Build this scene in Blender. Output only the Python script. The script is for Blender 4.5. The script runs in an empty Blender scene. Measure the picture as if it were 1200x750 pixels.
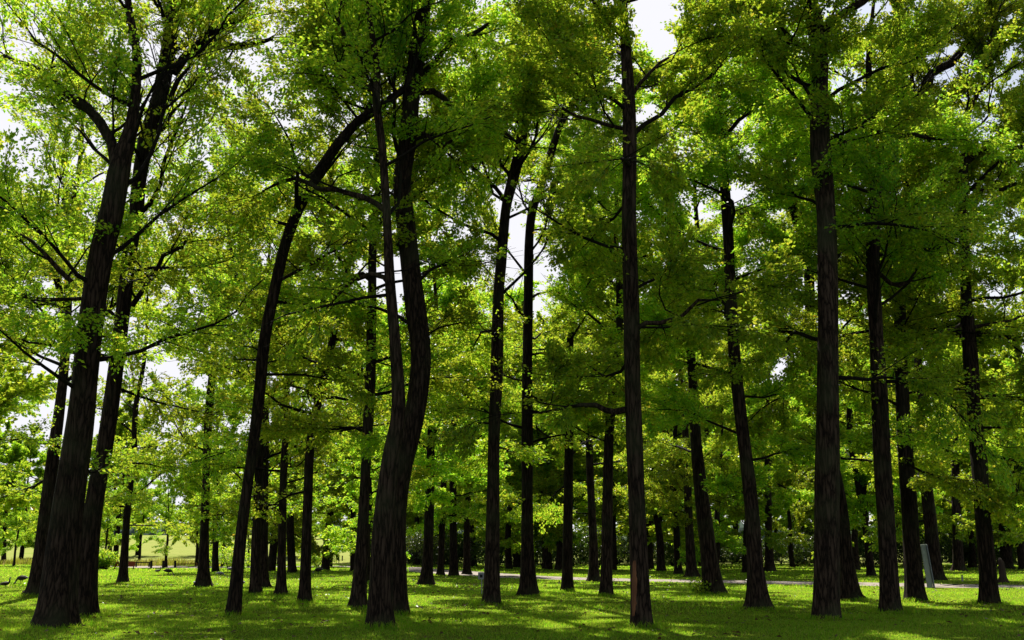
import bpy, math, random
import numpy as np

# ------------------------------------------------------------------ basics
SC = bpy.context.scene
COL = SC.collection
F = 1333.3            # focal length in pixels of the 1200 px wide photograph
CAM_H = 1.65
HORIZON = 643.0
PITCH = math.atan((HORIZON - 375.0) / F)
CP, SP = math.cos(PITCH), math.sin(PITCH)


def ray(px, py):
    u, v = (px - 600.0) / F, (375.0 - py) / F
    return np.array([u, CP - v * SP, SP + v * CP])


def on_ground(px, py):
    d = ray(px, py)
    t = -CAM_H / d[2]
    return np.array([d[0] * t, d[1] * t, 0.0])


def at_depth(px, py, Y):
    d = ray(px, py)
    t = Y / d[1]
    return np.array([d[0] * t, Y, CAM_H + d[2] * t])


def terrain(x, y):
    """height of the ground: flat park lawn, a low grassy rise far off to the left"""
    x = np.asarray(x, float); y = np.asarray(y, float)
    far = np.clip((y - 128.0) / 190.0, 0, 1)
    far = far * far * (3 - 2 * far)
    left = np.clip((60.0 - x) / 90.0, 0, 1)
    return far * left * 5.2 + np.clip((y - 400) / 2500.0, 0, 1) * 30.0


# ------------------------------------------------------------------ scene objects
def tag(o, label=None, cat=None, group=None, kind=None):
    if label: o['label'] = label
    if cat: o['category'] = cat
    if group: o['group'] = group
    if kind: o['kind'] = kind
    return o


def empty(name, loc, label, cat, group=None, rz=0.0):
    o = bpy.data.objects.new(name, None)
    o.empty_display_size = 0.3
    COL.objects.link(o)
    o.location = loc
    o.rotation_euler = (0, 0, rz)
    return tag(o, label, cat, group)


class MB:
    """collects vertices and faces, then links them as one mesh object"""
    def __init__(self):
        self.v = []; self.f = []; self.m = []; self.s = []; self.n = 0

    def add(self, verts, faces, mat=0, smooth=True):
        verts = np.asarray(verts, np.float32).reshape(-1, 3)
        faces = np.asarray(faces, np.int32)
        self.v.append(verts)
        self.f.append(faces + self.n)
        self.m.append(np.full(len(faces), mat, np.int32))
        self.s.append(np.full(len(faces), smooth, bool))
        self.n += len(verts)

    def mesh(self, name, mats):
        me = bpy.data.meshes.new(name)
        V = np.concatenate(self.v)
        me.vertices.add(len(V))
        me.vertices.foreach_set('co', V.ravel())
        loops = np.concatenate([f.ravel() for f in self.f])
        sizes = np.concatenate([np.full(len(f), f.shape[1], np.int32) for f in self.f])
        starts = np.concatenate([[0], np.cumsum(sizes)[:-1]]).astype(np.int32)
        me.loops.add(len(loops))
        me.loops.foreach_set('vertex_index', loops)
        me.polygons.add(len(sizes))
        me.polygons.foreach_set('loop_start', starts)
        me.polygons.foreach_set('material_index', np.concatenate(self.m))
        me.polygons.foreach_set('use_smooth', np.concatenate(self.s))
        for m in mats: me.materials.append(m)
        me.update(calc_edges=True)
        me.validate()
        return me

    def build(self, name, mats, parent=None, loc=None, rz=0.0):
        o = bpy.data.objects.new(name, self.mesh(name, mats))
        COL.objects.link(o)
        if parent is not None: o.parent = parent
        if loc is not None: o.location = loc
        if rz: o.rotation_euler = (0, 0, rz)
        return o


def nrm(a):
    a = np.asarray(a, float)
    return a / np.maximum(np.linalg.norm(a, axis=-1, keepdims=True), 1e-9)


def frames(P):
    T = nrm(np.gradient(P, axis=0))
    ref = np.array([1.0, 0.13, 0.07])
    if abs(nrm(P[-1] - P[0])[0]) > 0.8: ref = np.array([0.1, 0.2, 1.0])
    A = nrm(ref - T * (T @ ref)[:, None])
    B = np.cross(T, A)
    return T, A, B


def tube(mb, P, R, sides=8, mat=0, cap=True, rough=None):
    P = np.asarray(P, float); R = np.asarray(R, float)
    T, A, B = frames(P)
    th = np.arange(sides) * 2 * math.pi / sides
    rr = R[:, None] * np.ones(sides)
    if rough is not None: rr = rr * rough(th, P)
    V = P[:, None, :] + rr[..., None] * (np.cos(th)[None, :, None] * A[:, None, :] + np.sin(th)[None, :, None] * B[:, None, :])
    n = len(P)
    i = np.arange(n - 1)[:, None] * sides
    j = np.arange(sides)[None, :]
    k = (j + 1) % sides
    Fq = np.stack([i + j, i + k, i + sides + k, i + sides + j], -1).reshape(-1, 4)
    base = mb.n
    mb.add(V, Fq, mat)
    if cap:
        c = np.array([[(n - 1) * sides + q for q in range(sides)]], np.int32)
        mb.f.append(c + base); mb.m.append(np.array([mat], np.int32)); mb.s.append(np.array([False]))


def resample(P, R, step):
    """Catmull-Rom through the points, about one ring per step"""
    P = np.asarray(P, float); R = np.asarray(R, float)
    Q = np.vstack([2 * P[0] - P[1], P, 2 * P[-1] - P[-2]])
    RR = np.concatenate([[R[0]], R, [R[-1]]])
    out, rad = [], []
    for a in range(1, len(Q) - 2):
        p0, p1, p2, p3 = Q[a - 1], Q[a], Q[a + 1], Q[a + 2]
        m = max(1, int(np.linalg.norm(p2 - p1) / step))
        for t in np.arange(m) / m:
            out.append(0.5 * (2 * p1 + (p2 - p0) * t + (2 * p0 - 5 * p1 + 4 * p2 - p3) * t * t + (3 * p1 - p0 - 3 * p2 + p3) * t ** 3))
            rad.append(RR[a] * (1 - t) + RR[a + 1] * t)
    out.append(P[-1]); rad.append(R[-1])
    return np.array(out), np.array(rad)


# ------------------------------------------------------------------ materials
def material(name):
    m = bpy.data.materials.new(name)
    m.use_nodes = True
    nt = m.node_tree
    nt.nodes.clear()
    out = nt.nodes.new('ShaderNodeOutputMaterial')
    return m, nt, out


def node(nt, typ, **kw):
    n = nt.nodes.new(typ)
    for k, v in kw.items():
        if k in n.inputs.keys(): n.inputs[k].default_value = v
        else: setattr(n, k, v)
    return n


def ramp(nt, stops, interp='LINEAR'):
    r = nt.nodes.new('ShaderNodeValToRGB')
    r.color_ramp.interpolation = interp
    el = r.color_ramp.elements
    while len(el) < len(stops): el.new(0.5)
    for e, (p, c) in zip(el, stops):
        e.position = p
        e.color = (c[0], c[1], c[2], 1.0)
    return r


def leaf_material(name, diff, trans, mixf=0.5, spec=0.6):
    m, nt, out = material(name)
    L = nt.links.new
    geo = node(nt, 'ShaderNodeNewGeometry')
    oi = node(nt, 'ShaderNodeObjectInfo')
    rd = ramp(nt, [(0.0, diff[0]), (0.55, diff[1]), (0.965, diff[2]), (1.0, diff[3])])
    rt = ramp(nt, [(0.0, trans[0]), (0.55, trans[1]), (0.965, trans[2]), (1.0, trans[3])])
    L(geo.outputs['Random Per Island'], rd.inputs[0])
    L(geo.outputs['Random Per Island'], rt.inputs[0])
    hs = node(nt, 'ShaderNodeHueSaturation'); ht = node(nt, 'ShaderNodeHueSaturation')
    mr = node(nt, 'ShaderNodeMapRange'); mr.inputs[3].default_value = 0.72; mr.inputs[4].default_value = 1.2
    L(oi.outputs['Random'], mr.inputs[0])
    mh = node(nt, 'ShaderNodeMapRange'); mh.inputs[3].default_value = 0.50; mh.inputs[4].default_value = 0.53
    L(oi.outputs['Random'], mh.inputs[0])
    for h, r in ((hs, rd), (ht, rt)):
        L(r.outputs[0], h.inputs['Color']); L(mr.outputs[0], h.inputs['Value']); L(mh.outputs[0], h.inputs['Hue'])
    p = node(nt, 'ShaderNodeBsdfPrincipled', Roughness=0.36)
    p.inputs['Specular IOR Level'].default_value = spec
    t = node(nt, 'ShaderNodeBsdfTranslucent')
    mx = node(nt, 'ShaderNodeMixShader'); mx.inputs[0].default_value = mixf
    L(hs.outputs[0], p.inputs['Base Color']); L(ht.outputs[0], t.inputs['Color'])
    L(p.outputs[0], mx.inputs[1]); L(t.outputs[0], mx.inputs[2]); L(mx.outputs[0], out.inputs[0])
    return m


LEAF = leaf_material('oak_leaf',
    [(0.014, 0.060, 0.028), (0.022, 0.075, 0.030), (0.040, 0.09, 0.028), (0.16, 0.10, 0.03)],
    [(0.36, 0.66, 0.030), (0.84, 0.98, 0.045), (1.0, 0.99, 0.08), (0.85, 0.55, 0.04)], 0.64)
LEAF_DARK = leaf_material('hedge_leaf',
    [(0.020, 0.055, 0.014), (0.030, 0.07, 0.016), (0.05, 0.09, 0.02), (0.12, 0.08, 0.03)],
    [(0.10, 0.18, 0.02), (0.15, 0.23, 0.02), (0.24, 0.30, 0.03), (0.25, 0.18, 0.04)], 0.4)
GRASS = leaf_material('grass_blade',
    [(0.075, 0.19, 0.020), (0.13, 0.25, 0.025), (0.28, 0.31, 0.05), (0.30, 0.25, 0.10)],
    [(0.46, 0.90, 0.025), (0.78, 1.0, 0.035), (0.98, 0.94, 0.12), (0.95, 0.80, 0.3)], 0.6, 0.25)
REED = leaf_material('reed_blade',
    [(0.10, 0.18, 0.03), (0.18, 0.24, 0.05), (0.28, 0.28, 0.09), (0.30, 0.24, 0.10)],
    [(0.6, 0.7, 0.05), (0.75, 0.75, 0.08), (0.8, 0.7, 0.2), (0.7, 0.5, 0.2)], 0.5, 0.2)
DRY_LEAF = leaf_material('fallen_leaf',
    [(0.10, 0.055, 0.025), (0.17, 0.10, 0.04), (0.26, 0.17, 0.08), (0.32, 0.24, 0.14)],
    [(0.3, 0.15, 0.04), (0.4, 0.22, 0.06), (0.45, 0.3, 0.1), (0.5, 0.35, 0.15)], 0.2, 0.3)


def bark_material(name, c0, c1, c2, moss):
    m, nt, out = material(name)
    L = nt.links.new
    tc = node(nt, 'ShaderNodeTexCoord')
    oi = node(nt, 'ShaderNodeObjectInfo')
    mp = node(nt, 'ShaderNodeMapping'); mp.inputs['Scale'].default_value = (1, 1, 0.13)
    L(tc.outputs['Object'], mp.inputs[0])
    n1 = node(nt, 'ShaderNodeTexNoise', Scale=15.0, Detail=5.0, Roughness=0.62)
    n1.noise_dimensions = '3D'
    L(mp.outputs[0], n1.inputs['Vector'])
    v = node(nt, 'ShaderNodeTexVoronoi', Scale=13.0); v.feature = 'DISTANCE_TO_EDGE'
    wr = node(nt, 'ShaderNodeMixRGB'); wr.inputs[0].default_value = 0.12
    L(mp.outputs[0], wr.inputs[1]); L(n1.outputs['Color'], wr.inputs[2])
    L(wr.outputs[0], v.inputs['Vector'])
    cr = ramp(nt, [(0.0, c0), (0.10, c1), (0.5, c2)])
    ad = node(nt, 'ShaderNodeMath'); ad.operation = 'MULTIPLY'
    L(v.outputs[0], ad.inputs[0]); L(n1.outputs[0], ad.inputs[1])
    L(ad.outputs[0], cr.inputs[0])
    n2 = node(nt, 'ShaderNodeTexNoise', Scale=0.9, Detail=4.0)
    L(tc.outputs['Object'], n2.inputs['Vector'])
    mf = ramp(nt, [(0.48, (0, 0, 0)), (0.68, (0.65, 0.65, 0.65))])
    L(n2.outputs[0], mf.inputs[0])
    mx = node(nt, 'ShaderNodeMixRGB'); mx.inputs[2].default_value = (*moss, 1)
    L(mf.outputs[0], mx.inputs[0]); L(cr.outputs[0], mx.inputs[1])
    hv = node(nt, 'ShaderNodeHueSaturation')
    mr = node(nt, 'ShaderNodeMapRange'); mr.inputs[3].default_value = 0.75; mr.inputs[4].default_value = 1.25
    L(oi.outputs['Random'], mr.inputs[0]); L(mr.outputs[0], hv.inputs['Value']); L(mx.outputs[0], hv.inputs['Color'])
    p = node(nt, 'ShaderNodeBsdfPrincipled', Roughness=0.9)
    p.inputs['Specular IOR Level'].default_value = 0.15
    L(hv.outputs[0], p.inputs['Base Color'])
    b = node(nt, 'ShaderNodeBump', Strength=0.9, Distance=0.05)
    L(ad.outputs[0], b.inputs['Height']); L(b.outputs[0], p.inputs['Normal'])
    L(p.outputs[0], out.inputs[0])
    return m


BARK = bark_material('oak_bark', (0.010, 0.007, 0.005), (0.085, 0.056, 0.034), (0.22, 0.155, 0.10), (0.085, 0.095, 0.04))
TWIG = bark_material('twig_bark', (0.012, 0.010, 0.007), (0.028, 0.022, 0.016), (0.045, 0.036, 0.027), (0.03, 0.03, 0.018))


def plain(name, c, rough=0.7, var=0.25, scale=9.0, spec=0.3, stretch=(1, 1, 1)):
    m, nt, out = material(name)
    L = nt.links.new
    tc = node(nt, 'ShaderNodeTexCoord')
    mp = node(nt, 'ShaderNodeMapping'); mp.inputs['Scale'].default_value = stretch
    L(tc.outputs['Object'], mp.inputs[0])
    n = node(nt, 'ShaderNodeTexNoise', Scale=scale, Detail=6.0, Roughness=0.65)
    L(mp.outputs[0], n.inputs['Vector'])
    r = ramp(nt, [(0.25, [x * (1 - var) for x in c]), (0.75, [min(1, x * (1 + var)) for x in c])])
    L(n.outputs[0], r.inputs[0])
    p = node(nt, 'ShaderNodeBsdfPrincipled', Roughness=rough)
    p.inputs['Specular IOR Level'].default_value = spec
    b = node(nt, 'ShaderNodeBump', Strength=0.3, Distance=0.02)
    L(n.outputs[0], b.inputs['Height']); L(b.outputs[0], p.inputs['Normal'])
    L(r.outputs[0], p.inputs['Base Color']); L(p.outputs[0], out.inputs[0])
    return m


def ground_material():
    m, nt, out = material('lawn_soil')
    L = nt.links.new
    tc = node(nt, 'ShaderNodeTexCoord')
    n1 = node(nt, 'ShaderNodeTexNoise', Scale=0.35, Detail=7.0, Roughness=0.65)
    n2 = node(nt, 'ShaderNodeTexNoise', Scale=14.0, Detail=5.0, Roughness=0.7)
    n3 = node(nt, 'ShaderNodeTexNoise', Scale=0.09, Detail=3.0)
    for n in (n1, n2, n3): L(tc.outputs['Object'], n.inputs['Vector'])
    a = ramp(nt, [(0.30, (0.27, 0.22, 0.09)), (0.38, (0.30, 0.40, 0.04)), (0.60, (0.22, 0.42, 0.025)), (0.8, (0.40, 0.52, 0.04))])
    L(n1.outputs[0], a.inputs[0])
    b = ramp(nt, [(0.3, (0.42, 0.42, 0.42)), (0.7, (1.35, 1.35, 1.35))])
    L(n2.outputs[0], b.inputs[0])
    mu = node(nt, 'ShaderNodeMixRGB'); mu.blend_type = 'MULTIPLY'; mu.inputs[0].default_value = 0.9
    L(a.outputs[0], mu.inputs[1]); L(b.outputs[0], mu.inputs[2])
    c = ramp(nt, [(0.40, (0, 0, 0)), (0.62, (0.5, 0.5, 0.5))])
    L(n3.outputs[0], c.inputs[0])
    mx = node(nt, 'ShaderNodeMixRGB'); mx.inputs[2].default_value = (0.30, 0.36, 0.05, 1)
    L(c.outputs[0], mx.inputs[0]); L(mu.outputs[0], mx.inputs[1])
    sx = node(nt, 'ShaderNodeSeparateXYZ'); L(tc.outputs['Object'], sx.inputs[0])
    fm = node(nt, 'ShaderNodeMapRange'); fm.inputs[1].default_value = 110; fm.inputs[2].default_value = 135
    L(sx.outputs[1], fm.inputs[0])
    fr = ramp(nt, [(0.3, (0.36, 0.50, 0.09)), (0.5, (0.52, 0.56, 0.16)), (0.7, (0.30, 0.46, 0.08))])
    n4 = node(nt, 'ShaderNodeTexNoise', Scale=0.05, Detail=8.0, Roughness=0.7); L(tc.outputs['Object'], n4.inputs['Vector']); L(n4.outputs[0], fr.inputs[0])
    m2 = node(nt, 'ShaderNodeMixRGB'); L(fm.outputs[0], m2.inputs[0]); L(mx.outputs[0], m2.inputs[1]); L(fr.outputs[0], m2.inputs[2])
    mx = m2
    p = node(nt, 'ShaderNodeBsdfPrincipled', Roughness=1.0)
    p.inputs['Specular IOR Level'].default_value = 0.0
    bp = node(nt, 'ShaderNodeBump', Strength=0.8, Distance=0.06)
    L(n2.outputs[0], bp.inputs['Height']); L(bp.outputs[0], p.inputs['Normal'])
    L(mx.outputs[0], p.inputs['Base Color']); L(p.outputs[0], out.inputs[0])
    return m


GROUND = ground_material()
PATH = plain('pale_gravel', (0.56, 0.47, 0.39), 0.85, 0.3, 2.5)
FIELD = plain('meadow_grass', (0.30, 0.36, 0.07), 0.9, 0.35, 0.12)
WOOD = plain('weathered_post', (0.06, 0.05, 0.04), 0.85, 0.4, 12.0, 0.2, (1, 1, 0.15))
GREENBOARD = plain('green_board_paint', (0.74, 0.84, 0.58), 0.6, 0.12, 5.0)
BOARDEDGE = plain('board_edge', (0.55, 0.62, 0.55), 0.6, 0.1, 8.0)
ORANGE = plain('orange_barrier', (0.72, 0.13, 0.03), 0.5, 0.1, 6.0)
NET = plain('orange_net', (0.80, 0.36, 0.03), 0.6, 0.15, 20.0)
WHITE = plain('white_paint', (0.75, 0.75, 0.73), 0.5, 0.08, 6.0)
BLACK = plain('black_ink', (0.03, 0.03, 0.035), 0.5, 0.1, 6.0)
STUMP = plain('stump_wood', (0.13, 0.09, 0.06), 0.9, 0.45, 9.0, 0.2, (1, 1, 0.2))
CUT = plain('cut_wood', (0.40, 0.30, 0.20), 0.8, 0.25, 14.0)
F_BROWN = plain('brown_feather', (0.10, 0.075, 0.055), 0.7, 0.45, 30.0)
F_BLACK = plain('black_feather', (0.012, 0.012, 0.014), 0.5, 0.3, 30.0)
F_WHITE = plain('white_feather', (0.75, 0.73, 0.70), 0.7, 0.1, 30.0)
FOOT = plain('dark_foot', (0.03, 0.028, 0.026), 0.5, 0.2, 30.0)

# ------------------------------------------------------------------ trees
UP = np.array([0, 0, 1.0])
DENS = 1.5


def rotz(d, a):
    c, s = np.cos(a), np.sin(a)
    return np.stack([d[..., 0] * c - d[..., 1] * s, d[..., 0] * s + d[..., 1] * c, d[..., 2]], -1)


def add_leaves(mb, C, D, N, size, mat):
    """a folded four-point leaf at every C, pointing along D, its face towards N"""
    n = len(C)
    if n == 0: return
    D = nrm(D)
    S = nrm(np.cross(N, D))
    N = np.cross(D, S)
    l = size[:, None]
    w = l * 0.31
    V = np.stack([C, C + D * l * 0.55 + S * w + N * l * 0.10, C + D * l - N * l * 0.06, C + D * l * 0.55 - S * w + N * l * 0.10], 1)
    i = np.arange(n, dtype=np.int32)[:, None] * 4
    mb.add(V.reshape(-1, 3), i + np.array([[0, 1, 2, 3]]), mat, False)


def add_twigs(mb, A, B, r, mat):
    n = len(A)
    if n == 0: return
    T = nrm(B - A)
    X = nrm(np.cross(T, UP + 0.01)); Y = np.cross(T, X)
    V = []
    for P, k in ((A, 1.0), (B, 0.45)):
        for a in (0, 2.094, 4.188):
            V.append(P + (X * math.cos(a) + Y * math.sin(a)) * (r * k)[:, None])
    V = np.stack(V, 1)
    i = np.arange(n, dtype=np.int32)[:, None, None] * 6
    q = np.array([[0, 1, 4, 3], [1, 2, 5, 4], [2, 0, 3, 5]])[None]
    mb.add(V.reshape(-1, 3), (i + q).reshape(-1, 4), mat)


KEEP = []      # (points, radii, depth) of trunks that stand clear of foliage on their open side


def clear_of_trunks(A, o, rng):
    W = A + o
    dep = W @ np.array([0, CP, SP]) - CAM_H * SP
    u = W[:, 0] / dep
    v = (W @ np.array([0, -SP, CP]) - CAM_H * CP) / dep
    keep = np.ones(len(A), bool)
    for cu, cv, hw, cd, pr in KEEP:
        near = dep < cd + 0.25
        if not near.any(): continue
        idx = np.where(near)[0]
        d = np.full(len(idx), 9.0)
        for a in range(len(cu) - 1):
            e = np.array([cu[a + 1] - cu[a], cv[a + 1] - cv[a]]); L2 = e @ e + 1e-12
            t = np.clip(((u[idx] - cu[a]) * e[0] + (v[idx] - cv[a]) * e[1]) / L2, 0, 1)
            q = np.hypot(u[idx] - cu[a] - t * e[0], v[idx] - cv[a] - t * e[1]) - hw[a]
            d = np.minimum(d, q)
        keep[idx] &= ~((d < 0.0135) & (rng.random(len(idx)) < pr))
    return keep


def stand_clear(seq, py, pr):
    cu = [(x - 600) / F for x, y, w in seq]; cv = [(375 - y) / F for x, y, w in seq]; hw = [w * 0.5 / F for x, y, w in seq]
    KEEP.append((cu, cv, hw, on_ground(seq[0][0], py)[1], pr))


def grow(rng, mb, axes, H, hmin=4.0, Lmax=5.0, spacing=0.68, lod=1.0, leaf=0.13, dens=1.0, front=0.6, bark=0, leafm=1, wild=1.0, origin=None):
    """branches, twigs and leaves on the given axes (points, radii)"""
    sites = []
    for P, R, kind in axes:
        seg = np.linalg.norm(np.diff(P, axis=0), axis=1)
        S = np.concatenate([[0], np.cumsum(seg)])
        s = rng.uniform(0, spacing)
        while s < S[-1]:
            i = min(np.searchsorted(S, s, side='right') - 1, len(P) - 2)
            t = (s - S[i]) / max(seg[i], 1e-6)
            p = P[i] * (1 - t) + P[i + 1] * t
            r = R[i] * (1 - t) + R[i + 1] * t
            if p[2] > hmin:
                sites.append((p, r, nrm(P[i + 1] - P[i]), kind, s / S[-1]))
            s += spacing * rng.uniform(0.55, 1.45) * (0.8 if kind else 1.0)
        sites.append((P[-1], R[-1], nrm(P[-1] - P[-2]), 2, 1.0))
        if kind == 0:
            for _ in range(int(H * (0.25 if front > 0.3 else 0.7))):
                i = rng.integers(0, len(P) - 1)
                if P[i][2] > max(2.6, hmin - 2.2): sites.append((P[i], R[i], UP, 3, 0.5))
    az = rng.uniform(0, 6.28)
    LC, LD, LN, TA, TB = [], [], [], [], []
    for p, r, ad, kind, frac in sites:
        az += 2.4 + rng.normal(0, 0.35)
        t = min(1.0, max(0.0, (p[2] - hmin) / max(1.0, H - hmin)))
        if kind == 0 and rng.random() < (0.30 if p[2] > 15 else 0.15): continue
        if kind == 2:
            L = Lmax * 0.4; d = nrm(ad + rng.normal(0, 0.2, 3))
        elif kind == 3:
            a3 = rng.uniform(0, 6.28); L = rng.uniform(0.8, 1.7); d = np.array([math.cos(a3), math.sin(a3), rng.uniform(-0.1, 0.5)])
        elif kind == 1:
            L = Lmax * rng.uniform(0.28, 0.6) * (1.15 - 0.5 * frac)
            d = nrm(ad * 0.7 + np.array([math.cos(az), math.sin(az), rng.uniform(-0.3, 0.6)]))
        else:
            toward = -math.sin(az)
            if toward > 0.35 and p[2] < 9.5 and rng.random() < front: continue
            L = Lmax * math.sqrt(max(0.05, math.sin(math.pi * (0.16 + 0.80 * t)))) * rng.uniform(0.65, 1.15)
            el = math.radians(2 + 48 * t + rng.normal(0, 11))
            d = np.array([math.cos(az) * math.cos(el), math.sin(az) * math.cos(el), math.sin(el)])
        n = max(4, int(L / 0.55))
        P = [p]; dd = d.copy()
        sag = rng.uniform(-0.02, 0.09) * (1 - t)
        for k in range(n):
            dd = nrm(dd + rng.normal(0, 0.24 * wild, 3) * np.array([1, 1, 0.7]) + np.array([0, 0, 0.05 - sag * (k / n) * 2.2]))
            P.append(P[-1] + dd * L / n)
        P = np.array(P)
        P[:, 2] = np.maximum(P[:, 2], 1.7)
        r0 = min(0.42 * r + 0.004, 0.011 * L + 0.012)
        R = np.linspace(r0, 0.008, n + 1)
        tube(mb, P, R, 5 if lod < 0.8 else 6, bark, False)
        n2 = max(3, int((3.5 + L * 2.3) * (0.6 + 0.4 * lod)))
        for q in range(n2):
            s = 0.22 + 0.78 * (q + rng.uniform(0.1, 0.9)) / n2
            fi = s * n; i = min(int(fi), n - 1); u = fi - i
            b = P[i] * (1 - u) + P[i + 1] * u
            bd = nrm(P[i + 1] - P[i])
            sg = 1 if (q % 2 == 0) else -1
            sd = nrm(rotz(bd, sg * rng.uniform(0.5, 1.25)) + np.array([0, 0, rng.normal(0.05, 0.22)]))
            sl = L * (0.14 + 0.34 * (1 - s) + 0.06) * rng.uniform(0.7, 1.3) + 0.25
            mid = b + sd * sl * 0.5 + rng.normal(0, 0.05 * sl, 3)
            sd2 = nrm(sd + rng.normal(0, 0.25, 3) - np.array([0, 0, 0.08]))
            end = mid + sd2 * sl * 0.5
            rr = max(0.006, 0.4 * (R[i] * (1 - u) + R[i + 1] * u))
            rr = min(rr, 0.006 + 0.006 * sl)
            tube(mb, np.array([b, mid, end]), np.array([rr, rr * 0.75, 0.004]), 4 if lod > 0.6 else 3, bark, False)
            nt = max(2, int((2.9 + sl * 5.8) * lod * dens * DENS))
            uu = np.sort(rng.uniform(0.12, 1.0, nt)); uu[-1] = 1.0
            tb = np.where(uu[:, None] < 0.5, b + (mid - b) * (uu * 2)[:, None], mid + (end - mid) * (uu * 2 - 1)[:, None])
            sgn = np.where(np.arange(nt) % 2 == 0, 1, -1) * rng.uniform(0.3, 1.15, nt); sgn[-1] = 0
            td = nrm(rotz(np.repeat(sd2[None], nt, 0), sgn) + np.stack([rng.normal(0, .12, nt), rng.normal(0, .12, nt), rng.normal(-0.02, 0.25, nt)], 1))
            tl = rng.uniform(0.22, 0.55, nt) * (0.8 + 0.2 / lod)
            TA.append(tb); TB.append(tb + td * tl[:, None])
    TA = np.concatenate(TA); TB = np.concatenate(TB)
    if origin is not None:
        k = clear_of_trunks(TB, origin, rng) & clear_of_trunks(TA * 0.4 + TB * 0.6, origin, rng); TA = TA[k]; TB = TB[k]
    nt = len(TA)
    add_twigs(mb, TA, TB, np.full(nt, 0.0045 / math.sqrt(lod)), bark)
    nl = 14
    k = rng.beta(2.2, 1.2, (nt, nl))
    C = TA[:, None] + (TB - TA)[:, None] * k[..., None]
    td = nrm(TB - TA)
    sgn = rng.choice([-1, 1], (nt, nl)) * rng.uniform(0.3, 1.4, (nt, nl))
    D = rotz(np.repeat(td[:, None], nl, 1), sgn) + rng.normal(0, 0.28, (nt, nl, 3)) + np.array([0, 0, -0.12])
    N = np.array([-0.08, 0.35, 1.0]) + rng.normal(0, 0.58, (nt, nl, 3))
    size = leaf * rng.uniform(0.65, 1.3, (nt, nl))
    C = C + rng.normal(0, 0.06, (nt, nl, 3))
    add_leaves(mb, C.reshape(-1, 3), D.reshape(-1, 3), N.reshape(-1, 3), size.ravel(), leafm)
    return nt * nl


def bark_rough(rng, r0, flare=0.55, fh=0.45):
    ph = rng.uniform(0, 6.28, 6)
    kk = rng.integers(4, 6)

    def fn(th, P):
        z = P[:, 2:3]
        t = th[None, :]
        a = 1 + 0.035 * np.sin(3 * t + ph[0] + 0.5 * z) + 0.028 * np.sin(7 * t + ph[1] - 0.8 * z) + 0.02 * np.sin(11 * t + ph[2] + 1.9 * z)
        a += 0.03 * np.sin(2 * t + ph[4] + 0.9 * z)
        lob = 0.62 + 0.38 * np.cos(kk * t + ph[3]) * 1.0 + 0.25 * np.cos(2 * t + ph[5])
        a += 0.95 * flare * np.exp(-np.maximum(z, 0) / fh) * np.maximum(0.10, lob)
        a += 0.45 * flare * np.exp(-np.maximum(z, 0) / (fh * 0.35)) * np.maximum(0.0, lob)
        return a
    return fn


FEET = []


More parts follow.
